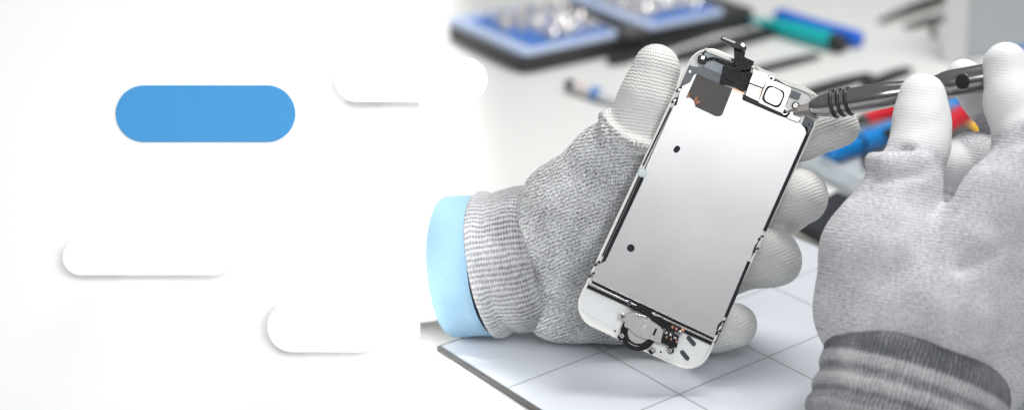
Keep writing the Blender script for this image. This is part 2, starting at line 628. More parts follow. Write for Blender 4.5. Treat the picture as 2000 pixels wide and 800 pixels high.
# display flex cable: shiny folded sheet lying on the plate, then standing up off the top edge with its connector
pp('flex_base', [(1413, 127), (1424, 130), (1446, 138), (1468, 132), (1460, 158), (1455, 172), (1451, 178), (1436, 168), (1405, 163)], .0004, .0021, M_flex, r=.0008, bev=.0004)
strip('flex_tail', [(1462, 140, .0018), (1456, 158, .0016), (1451, 176, .0014)], [.0040, .0036, .0030], .0006, M_flex)
fl = pp('display_flex', [(1433, 93), (1456, 101), (1454, 111), (1457, 113), (1473, 120), (1471, 128), (1468, 128), (1466, 136), (1450, 137), (1444, 136), (1436, 131), (1431, 118), (1434, 115)], .0030, .0048, M_flex, r=.0003, bev=.0003)
co = pp('flex_connector', [(1408, 74), (1412, 70), (1458, 91), (1457, 99), (1450, 98), (1431, 93), (1407, 78)], .0050, .0072, M_black, r=.0003, parent=fl)
pins = []
for i in range(9):
    t = i / 8
    u_, v_ = ph(1413 + 22 * t, 74 + 9.5 * t, .0072)
    pins.append(box(u_, v_, .00022, .0009, .0071, .0075, -.43))
co2 = pp('connector_cap', [(1446, 88), (1450, 83), (1456, 88), (1453, 93)], .0070, .0076, M_steel, r=.0003, parent=fl)
part('connector_pins', *merge(*pins), M_satin, fl, world=False, smooth=False)
# earpiece / front camera assembly
pp('sensor_shield', [(1472, 136), (1500, 145), (1503, 158), (1497, 160), (1490, 171), (1463, 161)], .0004, .0014, M_shield, r=.0003, bev=.00015)
pp('sensor_shield', [(1463, 164), (1489, 174), (1481, 198), (1456, 186)], .0004, .0013, M_shield, r=.0004, bev=.00015)
pp('sensor_slot', [(1452, 184), (1480, 196), (1528, 219), (1527, 227), (1449, 194)], .0002, .0009, M_black, bev=.0001)
pp('copper_pad', [(1482, 173), (1488, 176), (1485, 181), (1480, 178)], .0010, .0017, M_copper, bev=.0001)
pp('copper_pad', [(1432, 172), (1454, 181), (1453, 185), (1431, 175)], .0003, .0010, M_copper, bev=.0001)
ep = pp('earpiece', [(1497, 158), (1516, 160), (1547, 173), (1544, 182), (1529, 222), (1480, 200)], .0004, .0022, M_shield, r=.0007, bev=.0003)
pp('earpiece_ring', [(1499, 163.5), (1536, 179), (1522, 214), (1485, 197)], .0020, .00245, M_black, r=.0026, parent=ep, n=6)
pp('earpiece_dome', [(1501.5, 168), (1532, 181), (1520, 209), (1490, 195)], .0023, .0028, M_shield, r=.0024, parent=ep, n=6)
sr = pring('shield_eyelet', 1506.5, 153.5, .00125, .0006, .0008, .0019, M_steel)
pcirc('eyelet_hole', 1506.5, 153.5, .00075, .0006, .0013, M_black)
pp('top_gasket', [(1503, 147), (1512, 150), (1528, 157), (1538, 165), (1530, 166), (1513, 159)], .0002, .0010, M_slate, r=.0006)
pp('slate_pad', [(1544, 175), (1565, 183), (1560, 195), (1540, 187)], .0001, .0009, M_slate, r=.0003)
pp('blue_recess', [(1536, 190), (1560, 198), (1570, 206), (1566, 232), (1532, 218)], -.0003, .0002, M_recess, r=.0008)


def screw(px, py, r, h0, h1, mat=M_steel, rim=None):
    s_ = pcirc('screw', px, py, r, h0, h1, mat, bev=.00015)
    u_, v_ = ph(px, py, h1)
    part('cross_slot', *merge(box(u_, v_, r * 1.2, r * .22, h1 - .0002, h1 + .00006, .35), box(u_, v_, r * .22, r * 1.2, h1 - .0002, h1 + .00008, .35)), M_black, s_, world=False, smooth=False)
    return s_


pring('screw_seat', 1554, 206, .00155, .0010, .0002, .0010, M_black)
screw(1554, 206, .00105, .0003, .0014)
pring('screw_seat', 1533, 218, .0014, .0009, .0006, .0020, M_steel)
pp('side_spring', [(1543, 222), (1565, 231), (1558, 239), (1536, 230)], .0004, .0020, M_steel, r=.0004)
pp('spring_tab', [(1545, 217), (1550, 219), (1546, 230), (1541, 228)], .0006, .0026, M_shield, r=.0003)
cb = pp('corner_bracket', [(1573, 226), (1590, 235), (1583, 258), (1577, 262), (1578, 250), (1567, 243)], .0001, .0013, M_slate, r=.0003)
pcirc('bracket_hole', 1580, 243, .0005, .0010, .00135, M_black, cb)
pp('bracket_gap', [(1566, 226), (1572, 228), (1566, 243), (1561, 240)], .0005, .0012, M_white, r=.0002)
# thicker white lip along the top edge
for q in ([(1376, 93), (1384, 95), (1428, 112), (1428, 120), (1420, 117), (1380, 101)], [(1474, 127), (1492, 136), (1520, 147), (1530, 155), (1540, 158), (1566, 166), (1590, 180), (1600, 190), (1588, 186), (1560, 174), (1535, 166), (1520, 156), (1482, 139)]):
    pp('top_lip', q, -.0003, .0014, M_rim, r=.0005, bev=.0003)
# bottom edge of the plate
pp('plate_lip', [(1148, 551), (1397, 666), (1396, 669), (1147, 554)], .0004, .0011, M_steel, bev=.0001)
pp('bottom_gap', [(1147, 555), (1395, 669.5), (1393, 675), (1145, 561)], -.0003, .0005, M_black, bev=.0001)
# white bottom area
rec = pp('recess_panel', [(1150, 567), (1213, 598), (1204, 632), (1199, 641), (1135, 606), (1130, 592)], -.0005, -.0001, M_recess, r=.0022, bev=.0002)
pring('home_button', 1247, 649, .0074, .0056, -.0002, .0009, M_black)
pring('button_gasket', 1247, 649, .0055, .0044, -.0002, .0006, M_foam)
pcirc('button_base', 1247, 649, .0050, -.0003, .0003, M_satin)
hb = pp('button_bracket', [(1210, 610), (1222, 612), (1232, 608), (1271, 622), (1290, 636), (1296.5, 646), (1290, 671), (1268, 661.5), (1262, 662), (1246, 656), (1238, 649), (1228, 641), (1219, 637), (1221, 628), (1209, 620)],
        .0008, .0019, M_satin, r=.0005, bev=.0002)
pring('stud', 1258.6, 637, .00125, .00095, .0018, .0021, M_satin, hb)
pcirc('stud_disc', 1258.6, 637, .0009, .0018, .0020, M_shield, hb)
pp('bracket_slot', [(1280, 640), (1284, 641.5), (1278, 655), (1274, 653)], .0017, .00195, M_black, bev=0, parent=hb)
pp('bracket_fold', [(1236, 622), (1238.5, 622), (1231, 640), (1229, 639)], .0018, .00200, M_satin, bev=.00005, parent=hb)
screw(1216, 617.5, .00125, .0015, .0025)
cable = pp('button_cable', [(1229, 591), (1234, 594), (1252, 597), (1272, 605), (1274, 616), (1284, 616), (1300, 625), (1309, 634), (1318, 650), (1304, 646), (1293, 633), (1272, 625), (1270, 616), (1233, 603)],
           .0010, .0021, M_flex, r=.0003, bev=.0002)
pp('cable_ramp', [(1273, 614), (1290, 618), (1305, 628), (1300, 640), (1288, 634), (1272, 625)], .0018, .0034, M_black, r=.0004, bev=.0003, parent=cable)
pp('cable_tab', [(1228, 586), (1233, 585), (1231, 597), (1223, 596)], .0010, .0027, M_slate, r=.0003)
pp('coil_spring', [(1240, 611), (1262, 617), (1266, 622), (1258, 621), (1243, 616)], .0016, .0027, M_steel, r=.0005)
cbk = pp('button_connector', [(1298, 645), (1312, 648), (1326, 655), (1322, 678), (1312, 678), (1291, 668)], .0004, .0032, M_black, r=.0005, bev=.0003)
for (a, b) in ((1301, 651), (1309, 655), (1318, 661)):
    pp('contact', [(a - 1.5, b - 4), (a + 4, b - 2), (a + 2.5, b + 1), (a - 3, b - 1)], .0031, .0036, M_steel, bev=.0001, parent=cbk)
for (a, b) in ((1302, 657), (1311, 661), (1322, 666)):
    pp('contact', [(a - 1.2, b - 2), (a + 1.6, b - 1), (a + .8, b + 3), (a - 2, b + 2)], .0031, .0035, M_copper, bev=.0001, parent=cbk)
pp('connector_ear', [(1306, 676), (1312, 678), (1318, 685), (1313, 690), (1306, 689), (1303, 683)], .0002, .0012, M_black, r=.0007)
pring('ear_eyelet', 1309, 683.5, .0008, .0004, .0008, .0014, M_shield)
pp('cable_end', [(1309, 630), (1322, 636), (1336, 642), (1332, 650), (1316, 645)], .0002, .0014, M_black, r=.0003)
pp('copper_pad', [(1331, 640), (1338, 643), (1335, 648), (1329, 645)], .0008, .0018, M_copper, bev=.0001)
for (a, b) in ((1313, 638.5), (1321, 642)):
    pcirc('solder_dot', a, b, .0006, .0010, .0018, M_copper)
screw(1327.5, 650.5, .00105, .0010, .0022)
for (a, b, w_, h_) in ((1214, 655, .0022, .0026), (1274.5, 682, .0022, .0026)):
    u, v = ph(a, b)
    q = part('spring_clip', *prism(rrect(w_, h_, .0004, 4, u, v - .0004, -.43), .0001, .0012), M_black, phone, world=False, bevel=.0001)
    part('clip_tip', *prism(rrect(w_ * .8, h_ * .6, .0003, 4, u + .0002, v + .0003, -.43), .0010, .0024), M_steel, q, world=False, bevel=.0002)
for (a, b) in ((1350, 665), (1337.5, 693)):
    u, v = ph(a, b)
    part('oval_slot', *prism(rrect(.0050, .0018, .00088, 8, u, v, -.43), -.0004, -.0001), M_slate, phone, world=False)
for (a, b) in ((1201, 645.5), (1290.5, 686.5)):
    pcirc('pin_hole', a, b, .0004, -.0004, -.0002, M_black, bev=0)

# ------------------------------------------------------------------ hands: one smooth surface grown from tapered limbs
def surface_nets(F, o, h):
    s = F < 0
    nx, ny, nz = F.shape
    acc = np.zeros((nx - 1, ny - 1, nz - 1, 3), np.float32)
    cnt = np.zeros((nx - 1, ny - 1, nz - 1), np.float32)
    dims = (nx, ny, nz)
    quads = []
    cross = []
    for ax in range(3):
        sl0 = [slice(None)] * 3; sl1 = [slice(None)] * 3
        sl0[ax] = slice(0, -1); sl1[ax] = slice(1, None)
        a, b = F[tuple(sl0)], F[tuple(sl1)]
        idx = np.argwhere(s[tuple(sl0)] != s[tuple(sl1)])
        fa = a[tuple(idx.T)]; fb = b[tuple(idx.T)]
        t = fa / (fa - fb)
        p = idx.astype(np.float32).copy()
        p[:, ax] += t
        u_, v_ = [q for q in range(3) if q != ax]
        ok = np.ones(len(idx), bool)
        for du in (0, -1):
            for dv in (0, -1):
                c = idx.copy(); c[:, u_] += du; c[:, v_] += dv
                g = (c >= 0).all(1) & (c[:, 0] < nx - 1) & (c[:, 1] < ny - 1) & (c[:, 2] < nz - 1)
                np.add.at(acc, tuple(c[g].T), p[g])
                np.add.at(cnt, tuple(c[g].T), 1)
                ok &= g
        cross.append((ax, u_, v_, idx[ok], s[tuple(sl0)][tuple(idx[ok].T)]))
    live = cnt > 0
    num = -np.ones(cnt.shape, np.int64)
    num[live] = np.arange(live.sum())
    verts = acc[live] / cnt[live][:, None]
    for ax, u_, v_, idx, ins in cross:
        q = []
        for du, dv in ((0, 0), (-1, 0), (-1, -1), (0, -1)):
            c = idx.copy(); c[:, u_] += du; c[:, v_] += dv
            q.append(num[tuple(c.T)])
        q = np.stack(q, 1)
        flip = ins if ax != 1 else ~ins
        q[flip] = q[flip][:, ::-1]
        quads.append(q)
    return verts * h + np.array(o, np.float32), np.concatenate(quads)


def seg_dist(P, a, b, ra, rb):
    ab = b - a
    t = np.clip(((P - a) @ ab) / (ab @ ab), 0, 1)
    q = P - a - t[..., None] * ab
    return np.sqrt((q * q).sum(-1)) - (ra + t * (rb - ra)), t, q


def smin(a, b, k):
    h = np.clip(.5 + .5 * (b - a) / k, 0, 1)
    return b + (a - b) * h - k * h * (1 - h)


def mm(px, py, z):
    return np.array([(px - CX) / FPX * z, -(py - CY) / FPX * z, z], np.float32)


def grow_hand(chains, extras, cuts, h=1.0, seed=0, lump=.5, flat=0, pivot=(1400, 400, 650)):
    """chains: dict(pts [(px,py,z mm,r mm)], k, coat (mm along from which it is coated) or None)"""
    allp = []
    for c in chains:
        c['P'] = [mm(*p[:3]) for p in c['pts']]
        c['R'] = [p[3] for p in c['pts']]
        for p, r in zip(c['P'], c['R']):
            allp += [p - r - 5, p + r + 5]
    lo, hi = np.min(allp, 0), np.max(allp, 0)
    n = np.ceil((hi - lo) / h).astype(int) + 1
    ax = [lo[i] + h * np.arange(n[i], dtype=np.float32) for i in range(3)]
    G = np.stack(np.meshgrid(*ax, indexing='ij'), -1).astype(np.float32)
    D = None
    for c in chains:
        d = None
        for i in range(len(c['P']) - 1):
            e_, _, _ = seg_dist(G, c['P'][i], c['P'][i + 1], c['R'][i], c['R'][i + 1])
            d = e_ if d is None else smin(d, e_, c.get('ki', 3.0))
        D = d if D is None else smin(D, d, c['k'])
    for (p0, p1, r0, r1, k_) in extras:
        e_, _, _ = seg_dist(G, mm(*p0), mm(*p1), r0, r1)
        D = smin(D, e_, k_)
    for (p0, p1, r0, r1, k_) in cuts:
        e_, _, _ = seg_dist(G, mm(*p0), mm(*p1), r0, r1)
        D = -smin(-D, e_, k_)
    vs, qs = surface_nets(D, lo, h)
    # soft irregular cloth
    vs = vs.astype(np.float64)
    E = np.concatenate([qs[:, [0, 1]], qs[:, [1, 2]], qs[:, [2, 3]], qs[:, [3, 0]]])
    for it in range(3):
        sm = np.zeros_like(vs); ct = np.zeros(len(vs))
        np.add.at(sm, E[:, 0], vs[E[:, 1]]); np.add.at(sm, E[:, 1], vs[E[:, 0]])
        np.add.at(ct, E[:, 0], 1); np.add.at(ct, E[:, 1], 1)
        vs = .5 * vs + .5 * sm / ct[:, None]
    nz = np.array([mnoise.noise(Vector(p) * .055 + Vector((seed, 0, 0))) + .5 * mnoise.noise(Vector(p) * .14 + Vector((0, seed, 3))) for p in vs])
    # normals
    a, b, c_ = vs[qs[:, 0]], vs[qs[:, 1]], vs[qs[:, 2]]
    fn = np.cross(b - a, vs[qs[:, 3]] - a) + np.cross(b - a, c_ - a)
    vn = np.zeros_like(vs)
    for j in range(4):
        np.add.at(vn, qs[:, j], fn)
    vn /= np.linalg.norm(vn, axis=1)[:, None] + 1e-9
    ctr = vs.mean(0)
    if ((vs - ctr) * vn).sum() < 0:
        vn = -vn
    vs = vs + vn * (nz * lump)[:, None]
    # stitch coordinates: one flat direction over palm and back of the hand, along the bone on fingers
    wsum = np.zeros(len(vs)); st = np.zeros((len(vs), 3))
    piv = mm(*pivot)[:2]
    for c in chains:
        s0 = 0.0
        np_ = c.get('planar', 99)
        off = None
        for i in range(len(c['P']) - 1):
            A, B = c['P'][i].astype(float), c['P'][i + 1].astype(float)
            L = np.linalg.norm(B - A)
            d, t, q = seg_dist(vs, A, B, c['R'][i], c['R'][i + 1])
            dr = (B - A) / L
            al = (vs - A) @ dr
            sv = s0 + np.clip(al, -30, L + 30)
            fl_ = math.radians(c['rows'][i] if 'rows' in c else flat)
            pd = np.array([math.sin(fl_), math.cos(fl_)])
            pu = np.array([pd[1], -pd[0]])
            if i < np_:
                vv = (vs[:, :2] - piv) @ pd
                uu = (vs[:, :2] - piv) @ pu + .3 * vs[:, 2]
            else:
                sd_ = np.cross(dr, [0, 0, 1.0]); sd_ /= np.linalg.norm(sd_)
                if sd_ @ [pu[0], pu[1], 0] < 0:
                    sd_ = -sd_
                ff = np.cross(sd_, dr); ff = ff if ff[2] < 0 else -ff
                if off is None:
                    off = A[:2] @ pd - s0
                    offu = A[:2] @ pu
                vv = sv + off
                uu = np.arctan2(q @ sd_, q @ ff) * (c['R'][i] + c['R'][i + 1]) / 2 + offu
            w = np.exp(-d / 1.6)
            if c.get('coat') is None:
                co_ = np.zeros(len(vs))
            else:
                co_ = np.clip((sv - c['coat'] + nz * 2.0) / c.get('soft', 3.0), 0, 1)
            wsum += w
            st += w[:, None] * np.stack([uu, vv, co_], 1)
            s0 += L
    st /= wsum[:, None]
    return vs, qs, st


def hand_mesh(name, vs, qs, st, mat, parent):
    o = part(name, cam_to_world(vs / 1000), [tuple(int(i) for i in q) for q in qs], mat, parent, ang=180)
    at = o.data.attributes.new('stitch', 'FLOAT_VECTOR', 'POINT')
    at.data.foreach_set('vector', np.asarray(st, np.float32).ravel())
    return o


M_knitL = knit_mat('heather_knit', (.115, .115, .125, 1), (.82, .83, .85, 1), 1.45, 2.0, contrast=.88, bump=.0005, coat_col=(.61, .61, .595, 1), speck=.8)
M_knitR = knit_mat('pale_heather_knit', (.24, .235, .255, 1), (.74, .73, .76, 1), 1.2, 1.6, contrast=.68, bump=.00013, coat_col=(.71, .71, .72, 1), speck=.0)

left = root('gloved_hand', 'left hand in grey knit glove with pale blue sleeve, gripping the phone panel from behind', 'hand', V(1150, 500, .690))
LCH = [
    dict(pts=[(1075, 475, 676, 20), (1120, 415, 671, 22.5), (1190, 320, 664, 16.3), (1241, 252, 658, 11.2), (1262, 192, 656, 10.3), (1282, 133, 656, 10.0)], k=3, ki=6, coat=60, soft=4.5, rows=[-20, -16, 2, 10, 12]),
    dict(pts=[(1075, 560, 682, 17), (1100, 575, 683, 19), (1190, 580, 686, 17), (1270, 590, 683, 12)], k=7, ki=5, coat=None),
    dict(pts=[(1085, 604, 681, 11), (1130, 612, 681, 11), (1215, 618, 682, 11.5)], k=6, ki=4, coat=None),
    dict(pts=[(1070, 435, 679, 15), (1120, 430, 682, 19), (1240, 400, 686, 18), (1360, 340, 683, 13)], k=6, ki=5, coat=None),
    dict(pts=[(1180, 520, 688, 15), (1340, 500, 688, 14)], k=8, ki=4, coat=None),
    dict(pts=[(1365, 330, 683, 12.5), (1480, 297, 679, 10.4), (1565, 271, 669, 8.9), (1643, 249, 661, 8.0)], k=2.5, coat=10, soft=13),
    dict(pts=[(1350, 420, 685, 12), (1470, 428, 683, 11.2), (1532, 402, 672, 11.6), (1561, 383, 663, 12.0)], k=2.5, coat=22, soft=13),
    dict(pts=[(1320, 500, 685, 12), (1420, 524, 683, 11), (1484, 508, 673, 11.2), (1506, 496, 662, 11.3)], k=2.0, coat=20, soft=13),
    dict(pts=[(1270, 590, 683, 11), (1350, 645, 678, 10), (1402, 642, 669, 9.6), (1434, 635, 660, 9.7)], k=2.0, coat=16, soft=13),
]
LEX = [((1521, 516, 661), (1512, 520, 664), 8.0, 8.0, 7),            # boxy ring finger tip
       ((1182, 226, 655), (1192, 262, 648), 3.0, 3.6, 2.6), ((1192, 262, 648), (1232, 284, 645.5), 3.6, 3.4, 2.6), ((1232, 284, 645.5), (1275, 292, 648), 3.4, 3.0, 2.6)]   # rolled end of the coating
LCU = [((1072, 542, 658), (1120, 517, 653), 1.6, 2.4, 2), ((1120, 517, 653), (1168, 488, 655), 2.4, 1.6, 2),
       ((1180, 246, 645), (1200, 282, 641), 1.3, 1.5, 2.0), ((1200, 282, 641), (1250, 304, 641), 1.5, 1.2, 2.0)]
vs, qs, st = grow_hand(LCH, LEX, LCU, 1.0, 3, .55, flat=-20, pivot=(1195, 315, 650))
hand_mesh('glove', vs, qs, st, M_knitL, left)


def tube(c0, c1, prof, a, b, majordir, n=96, cap=False, wob=0.0, seed=0, close_in=None):
    """elliptic tube: prof [(t 0..1 along, scale)], semi-axes a (along majordir) and b; returns verts, faces, uv (mm)"""
    c0, c1 = np.array(c0), np.array(c1)
    d = (c1 - c0); L = np.linalg.norm(d); d /= L
    mj = np.array(majordir, float); mj -= d * (mj @ d); mj /= np.linalg.norm(mj)
    mn = np.cross(d, mj)
    v, uv, f = [], [], []
    acc = 0
    for j, (t, s) in enumerate(prof):
        if j:
            acc += math.hypot((t - prof[j - 1][0]) * L, (s - prof[j - 1][1]) * a)
        for i in range(n):
            an = 2 * PI * i / n
            w = 1 + wob * mnoise.noise(Vector((math.cos(an) * 1.8 + seed, math.sin(an) * 1.8, t * 4)))
            v.append(c0 + d * (t * L) + (mj * math.cos(an) * a + mn * math.sin(an) * b) * s * w)
            uv.append((an * (a + b) / 2 * 1000, acc * 1000, t))
    m = len(prof)
    for j in range(m - 1):
        for i in range(n):
            k_ = (i + 1) % n
            f.append((j * n + i, j * n + k_, (j + 1) * n + k_, (j + 1) * n + i))
    if cap:
        f.append(tuple(range(n))[::-1]); f.append(tuple((m - 1) * n + i for i in range(n)))
    return v, f, uv


def rib_mat(name, dark, light, ribs, contrast, bands=None, bump=.0005):
    """ribbed cuff: ribs run along the arm; bands [(position 0..1, darkness)] are dyed stripes on the right cuff, painted shading on the left"""
    k = NT(name)
    at = k.n('ShaderNodeAttribute', attribute_name='stitch')
    sp = k.n('ShaderNodeSeparateXYZ'); k.l(at.outputs['Vector'], sp.inputs[0])
    u, v, t = sp.outputs
    cv = k.n('ShaderNodeCombineXYZ'); k.l(u, cv.inputs[0]); k.l(k.math('MULTIPLY', v, .6), cv.inputs[1])
    wob = k.noise(.2, cv.outputs[0], 2)
    u2 = k.math('MULTIPLY_ADD', wob, 2.0, u)
    rib = k.math('SINE', k.math('MULTIPLY', u2, 2 * PI / ribs))
    loop = k.math('SINE', k.math('MULTIPLY_ADD', v, 2 * PI / 1.3, k.math('MULTIPLY', rib, .8)))
    n1 = k.noise(.9, cv.outputs[0], 4, .75)
    n2 = k.noise(.10, cv.outputs[0], 2)
    f = k.math('MULTIPLY_ADD', rib, .20 * contrast, .5)
    f = k.math('MULTIPLY_ADD', loop, .10 * contrast, f)
    f = k.math('MULTIPLY_ADD', k.math('SUBTRACT', n1, .5), 1.3 * contrast, f)
    f = k.math('MULTIPLY_ADD', k.math('SUBTRACT', n2, .5), .6, f)
    if bands:
        rmp = k.n('ShaderNodeValToRGB'); k.l(t, rmp.inputs[0])
        el = rmp.color_ramp.elements
        el[0].position, el[0].color = bands[0][0], (bands[0][1],) * 3 + (1,)
        el[1].position, el[1].color = bands[-1][0], (bands[-1][1],) * 3 + (1,)
        for p_, q_ in bands[1:-1]:
            x_ = el.new(p_); x_.color = (q_,) * 3 + (1,)
        f = k.math('SUBTRACT', f, rmp.outputs[0])
    cl = k.n('ShaderNodeClamp'); k.l(f, cl.inputs[0])
    k.l(k.mix(cl.outputs[0], dark, light), k.b.inputs['Base Color'])
    k.bump(k.math('ADD', k.math('MULTIPLY', rib, .6), k.math('MULTIPLY_ADD', loop, .25, n1)), bump)
    k.set(Roughness=.92, **{'Sheen Weight': .15, 'Specular IOR Level': .25})
    return k.m


def cuffed(name, tb, mat, parent):
    v, f, uv = tb
    o = part(name, v, f, mat, parent, ang=180)
    at = o.data.attributes.new('stitch', 'FLOAT_VECTOR', 'POINT')
    at.data.foreach_set('vector', np.asarray(uv, np.float32).ravel())
    return o


M_cuffL = rib_mat('ribbed_cuff_knit', (.15, .15, .16, 1), (.70, .71, .73, 1), 2.1, 1.0, [(0, -.12), (.30, -.06), (.50, .10), (.70, .20), (.92, .22), (1, .1)])  # bands paint in shading: lighter at the sleeve, darker towards the palm
M_cuffR = rib_mat('striped_cuff_knit', (.075, .08, .095, 1), (.64, .63, .64, 1), 1.5, .7,
                  [(0, .45), (.22, .45), (.26, .0), (.34, .0), (.38, .27), (.43, .27), (.47, .0), (.55, .0), (.59, .36), (.68, .36), (.72, .1), (1, .0)], bump=.0003)
M_sleeve = None
k = NT('blue_sleeve_cloth')
tco = k.n('ShaderNodeTexCoord').outputs['Object']
wv = k.n('ShaderNodeTexWave', bands_direction='DIAGONAL'); wv.inputs['Scale'].default_value = 420; wv.inputs['Distortion'].default_value = 1.0
k.l(tco, wv.inputs['Vector'])
nn = k.noise(60, tco, 3)
k.l(k.mix(k.math('MULTIPLY_ADD', wv.outputs['Fac'], .4, k.math('MULTIPLY', nn, .5)), (.19, .34, .47, 1), (.27, .41, .54, 1)), k.b.inputs['Base Color'])
k.bump(wv.outputs['Fac'], .0002)
k.set(Roughness=.85)
M_sleeve = k.m

# left cuff, sleeve, forearm
cw0, cw1 = V(955, 517, .684), V(1062, 500, .678)
maj = V(985, 655, .684) - V(922, 378, .684)
cuffed('cuff', tube(cw0, cw1, [(.02, .95), (-.02, .96), (-.025, .985), (.02, 1.0), (.08, 1.01), (.16, 1.0), (.24, .965), (.30, .955), (.38, .975), (.5, .985), (.65, .99), (.8, .985), (.9, .965), (1.0, .93), (1.06, .86)], .0318, .0232, maj, wob=.03, seed=2), M_cuffL, left)
cs0 = V(882, 521, .6895)
slp = [(0, .80), (-.02, .93), (.0, .985), (.04, 1.0), (.3, .995), (.6, .985), (.9, .985), (.97, .975), (1.04, .96)]
cuffed('sleeve', tube(cs0, cw0, slp, .0310, .0233, maj, wob=.015, seed=5), M_sleeve, left)
cf0 = V(640, 525, .722)
M_bleached = simple('bleached_forearm_white', (.86, .84, .83, 1), .8, var=.03)  # washed-out light put into the colour: the forearm is white
v_, f_, u_ = tube(cf0, cs0, [(0, .98), (.4, .97), (.8, .92), (1.0, .84), (1.05, .80)], .0262, .0215, maj, cap=True)
part('bleached_forearm', v_, f_, M_bleached, left, ang=180)

right = root('gloved_hand', 'right hand in pale grey glove with striped cuff, holding the metal screwdriver', 'hand', V(1800, 500, .615))
RCH = [
    dict(pts=[(1775, 770, 606, 19), (1730, 620, 610, 23.5), (1722, 490, 612, 22.5), (1764, 372, 617, 14.3), (1796, 285, 624, 10.9), (1801, 235, 627, 10.2), (1803, 190, 629, 9.6)], k=3, ki=6, coat=95, soft=9),
    dict(pts=[(1830, 745, 605, 18), (1850, 600, 604, 24), (1905, 500, 604, 19), (1960, 400, 604, 17), (2012, 335, 605, 16)], k=6, ki=6, coat=None),
    dict(pts=[(1900, 775, 610, 16), (2020, 570, 616, 25), (2090, 420, 612, 22)], k=10, ki=6, coat=None),
    dict(pts=[(1712, 735, 606, 11), (1672, 600, 612, 15), (1680, 520, 616, 14)], k=8, ki=5, coat=None),
    dict(pts=[(2030, 330, 607, 16), (2010, 285, 608, 13), (1978, 205, 613, 10.5), (1963, 127, 617, 8.8)], k=3, ki=4, coat=13, soft=9),
    dict(pts=[(2060, 420, 632, 14), (2015, 345, 650, 11), (1968, 252, 661, 9.6), (1922, 190, 660, 8.6), (1883, 152, 655, 7.6)], k=2, ki=4, coat=62, soft=4),
    dict(pts=[(2050, 470, 634, 14), (1990, 350, 655, 12), (1900, 325, 658, 13), (1872, 335, 654, 12.5)], k=2, ki=5, coat=60, soft=6),
    dict(pts=[(2000, 520, 632, 13), (1930, 440, 650, 11), (1850, 415, 650, 10)], k=2, ki=4, coat=50, soft=6),
]
REX = [((1704, 314, 618), (1736, 322, 609), 3.4, 4.2, 2.6), ((1736, 322, 609), (1800, 314, 609), 4.2, 3.0, 2.6)]
RCU = [((1690, 346, 608), (1730, 348, 602), 1.4, 1.8, 2.5), ((1730, 348, 602), (1800, 340, 603), 1.8, 1.2, 2.5), ((1720, 296, 612), (1780, 296, 611), 1.4, 1.4, 2.5), ((1930, 310, 594), (1985, 268, 592), 2.4, 2.8, 3), ((1985, 268, 592), (2040, 262, 592), 2.8, 2.8, 3), ((1880, 520, 583), (2000, 470, 583), 1.5, 1.5, 5)]
vs, qs, st = grow_hand(RCH, REX, RCU, 1.1, 9, .6, flat=8)
hand_mesh('glove', vs, qs, st, M_knitR, right)
rc1, rc0 = V(1795, 720, .605), V(1742, 905, .594)
majr = V(1930, 765, .603) - V(1630, 648, .603)
prof = [(1.14, .90), (1.09, .96), (1.03, .988), (.94, .998), (.88, .99), (.83, .998), (.78, 1.006), (.74, 1.0), (.70, .982), (.66, .982), (.61, 1.005), (.56, 1.018), (.51, 1.006), (.47, .985), (.43, .988), (.37, 1.02), (.30, 1.02), (.24, .99), (.1, .97), (0, .96)]
v_, f_, u_ = tube(rc0, rc1, prof, .0374, .0275, majr, wob=.02, seed=8)
u_ = [(a_, b_, min(1, max(0, (1.14 - c_) / 1.14))) for a_, b_, c_ in u_]
cuffed('cuff', (v_, f_, u_), M_cuffR, right)

# ------------------------------------------------------------------ screwdriver
k = NT('gunmetal')
tco = k.n('ShaderNodeTexCoord').outputs['Object']
g1 = k.noise(900, tco, 2)
k.l(k.mix(g1, (.27, .26, .255, 1), (.35, .34, .33, 1)), k.b.inputs['Base Color'])
k.l(k.math('MULTIPLY_ADD', g1, .05, .14), k.b.inputs['Roughness'])
k.set(Metallic=1.0)
M_gun = k.m
M_tip = simple('bit_steel', (.42, .39, .36, 1), .3, 1.0)
M_rubber = simple('rubber_ring', (.012, .013, .016, 1), .45)
DA = V(1535, 219, .6415)
DB = V(2090, 124, .622)
dl = np.linalg.norm(DB - DA)
dd = (DB - DA) / dl
mpx = .00021                                     # metres of axis per photo pixel


def at(px):                                       # distance along the axis for a photo column
    lo, hi = 0.0, dl
    for _ in range(40):
        m_ = (lo + hi) / 2
        p = DA + dd * m_ - CAM
        if CX + FPX * (p @ RV) / (p @ FV) < px:
            lo = m_
        else:
            hi = m_
    return lo


drv = root('screwdriver', 'gunmetal precision screwdriver with three black rubber rings, its tip on the phone', 'screwdriver', DA)
A0 = at(1582)
part('handle', *lathe(DA, DB, [(at(1581), .0018), (at(1582), .0024), (at(1586), .0031), (at(1594), .0038), (at(1606), .0045), (at(1620), .0050), (at(1632), .0052), (at(1688), .0053), (at(1690), .0054), (at(1740), .0052), (at(1770), .0044), (at(1825), .0042), (at(1834), .0046), (at(1845), .0053), (at(1856), .00555), (at(1930), .0057), (at(2060), .0057), (at(2075), .0050)], 40), M_gun, drv)
hx = lathe(DA, DB, [(at(1556), .0011), (at(1558), .0019), (at(1582), .0020)], 6)
part('bit_shank', *hx, M_tip, drv, smooth=False)
part('bit_tip', *lathe(DA, DB, [(0.0, .0003), (.0004, .0005), (at(1548), .0007), (at(1557), .0012)], 12), M_tip, drv)
tilt = dd + np.array(-FV) * .28
for px_ in (1630, 1644, 1659):
    part('rubber_ring', *torus(DA + dd * at(px_), tilt, .0052, .00085, 48, 12), M_rubber, drv)
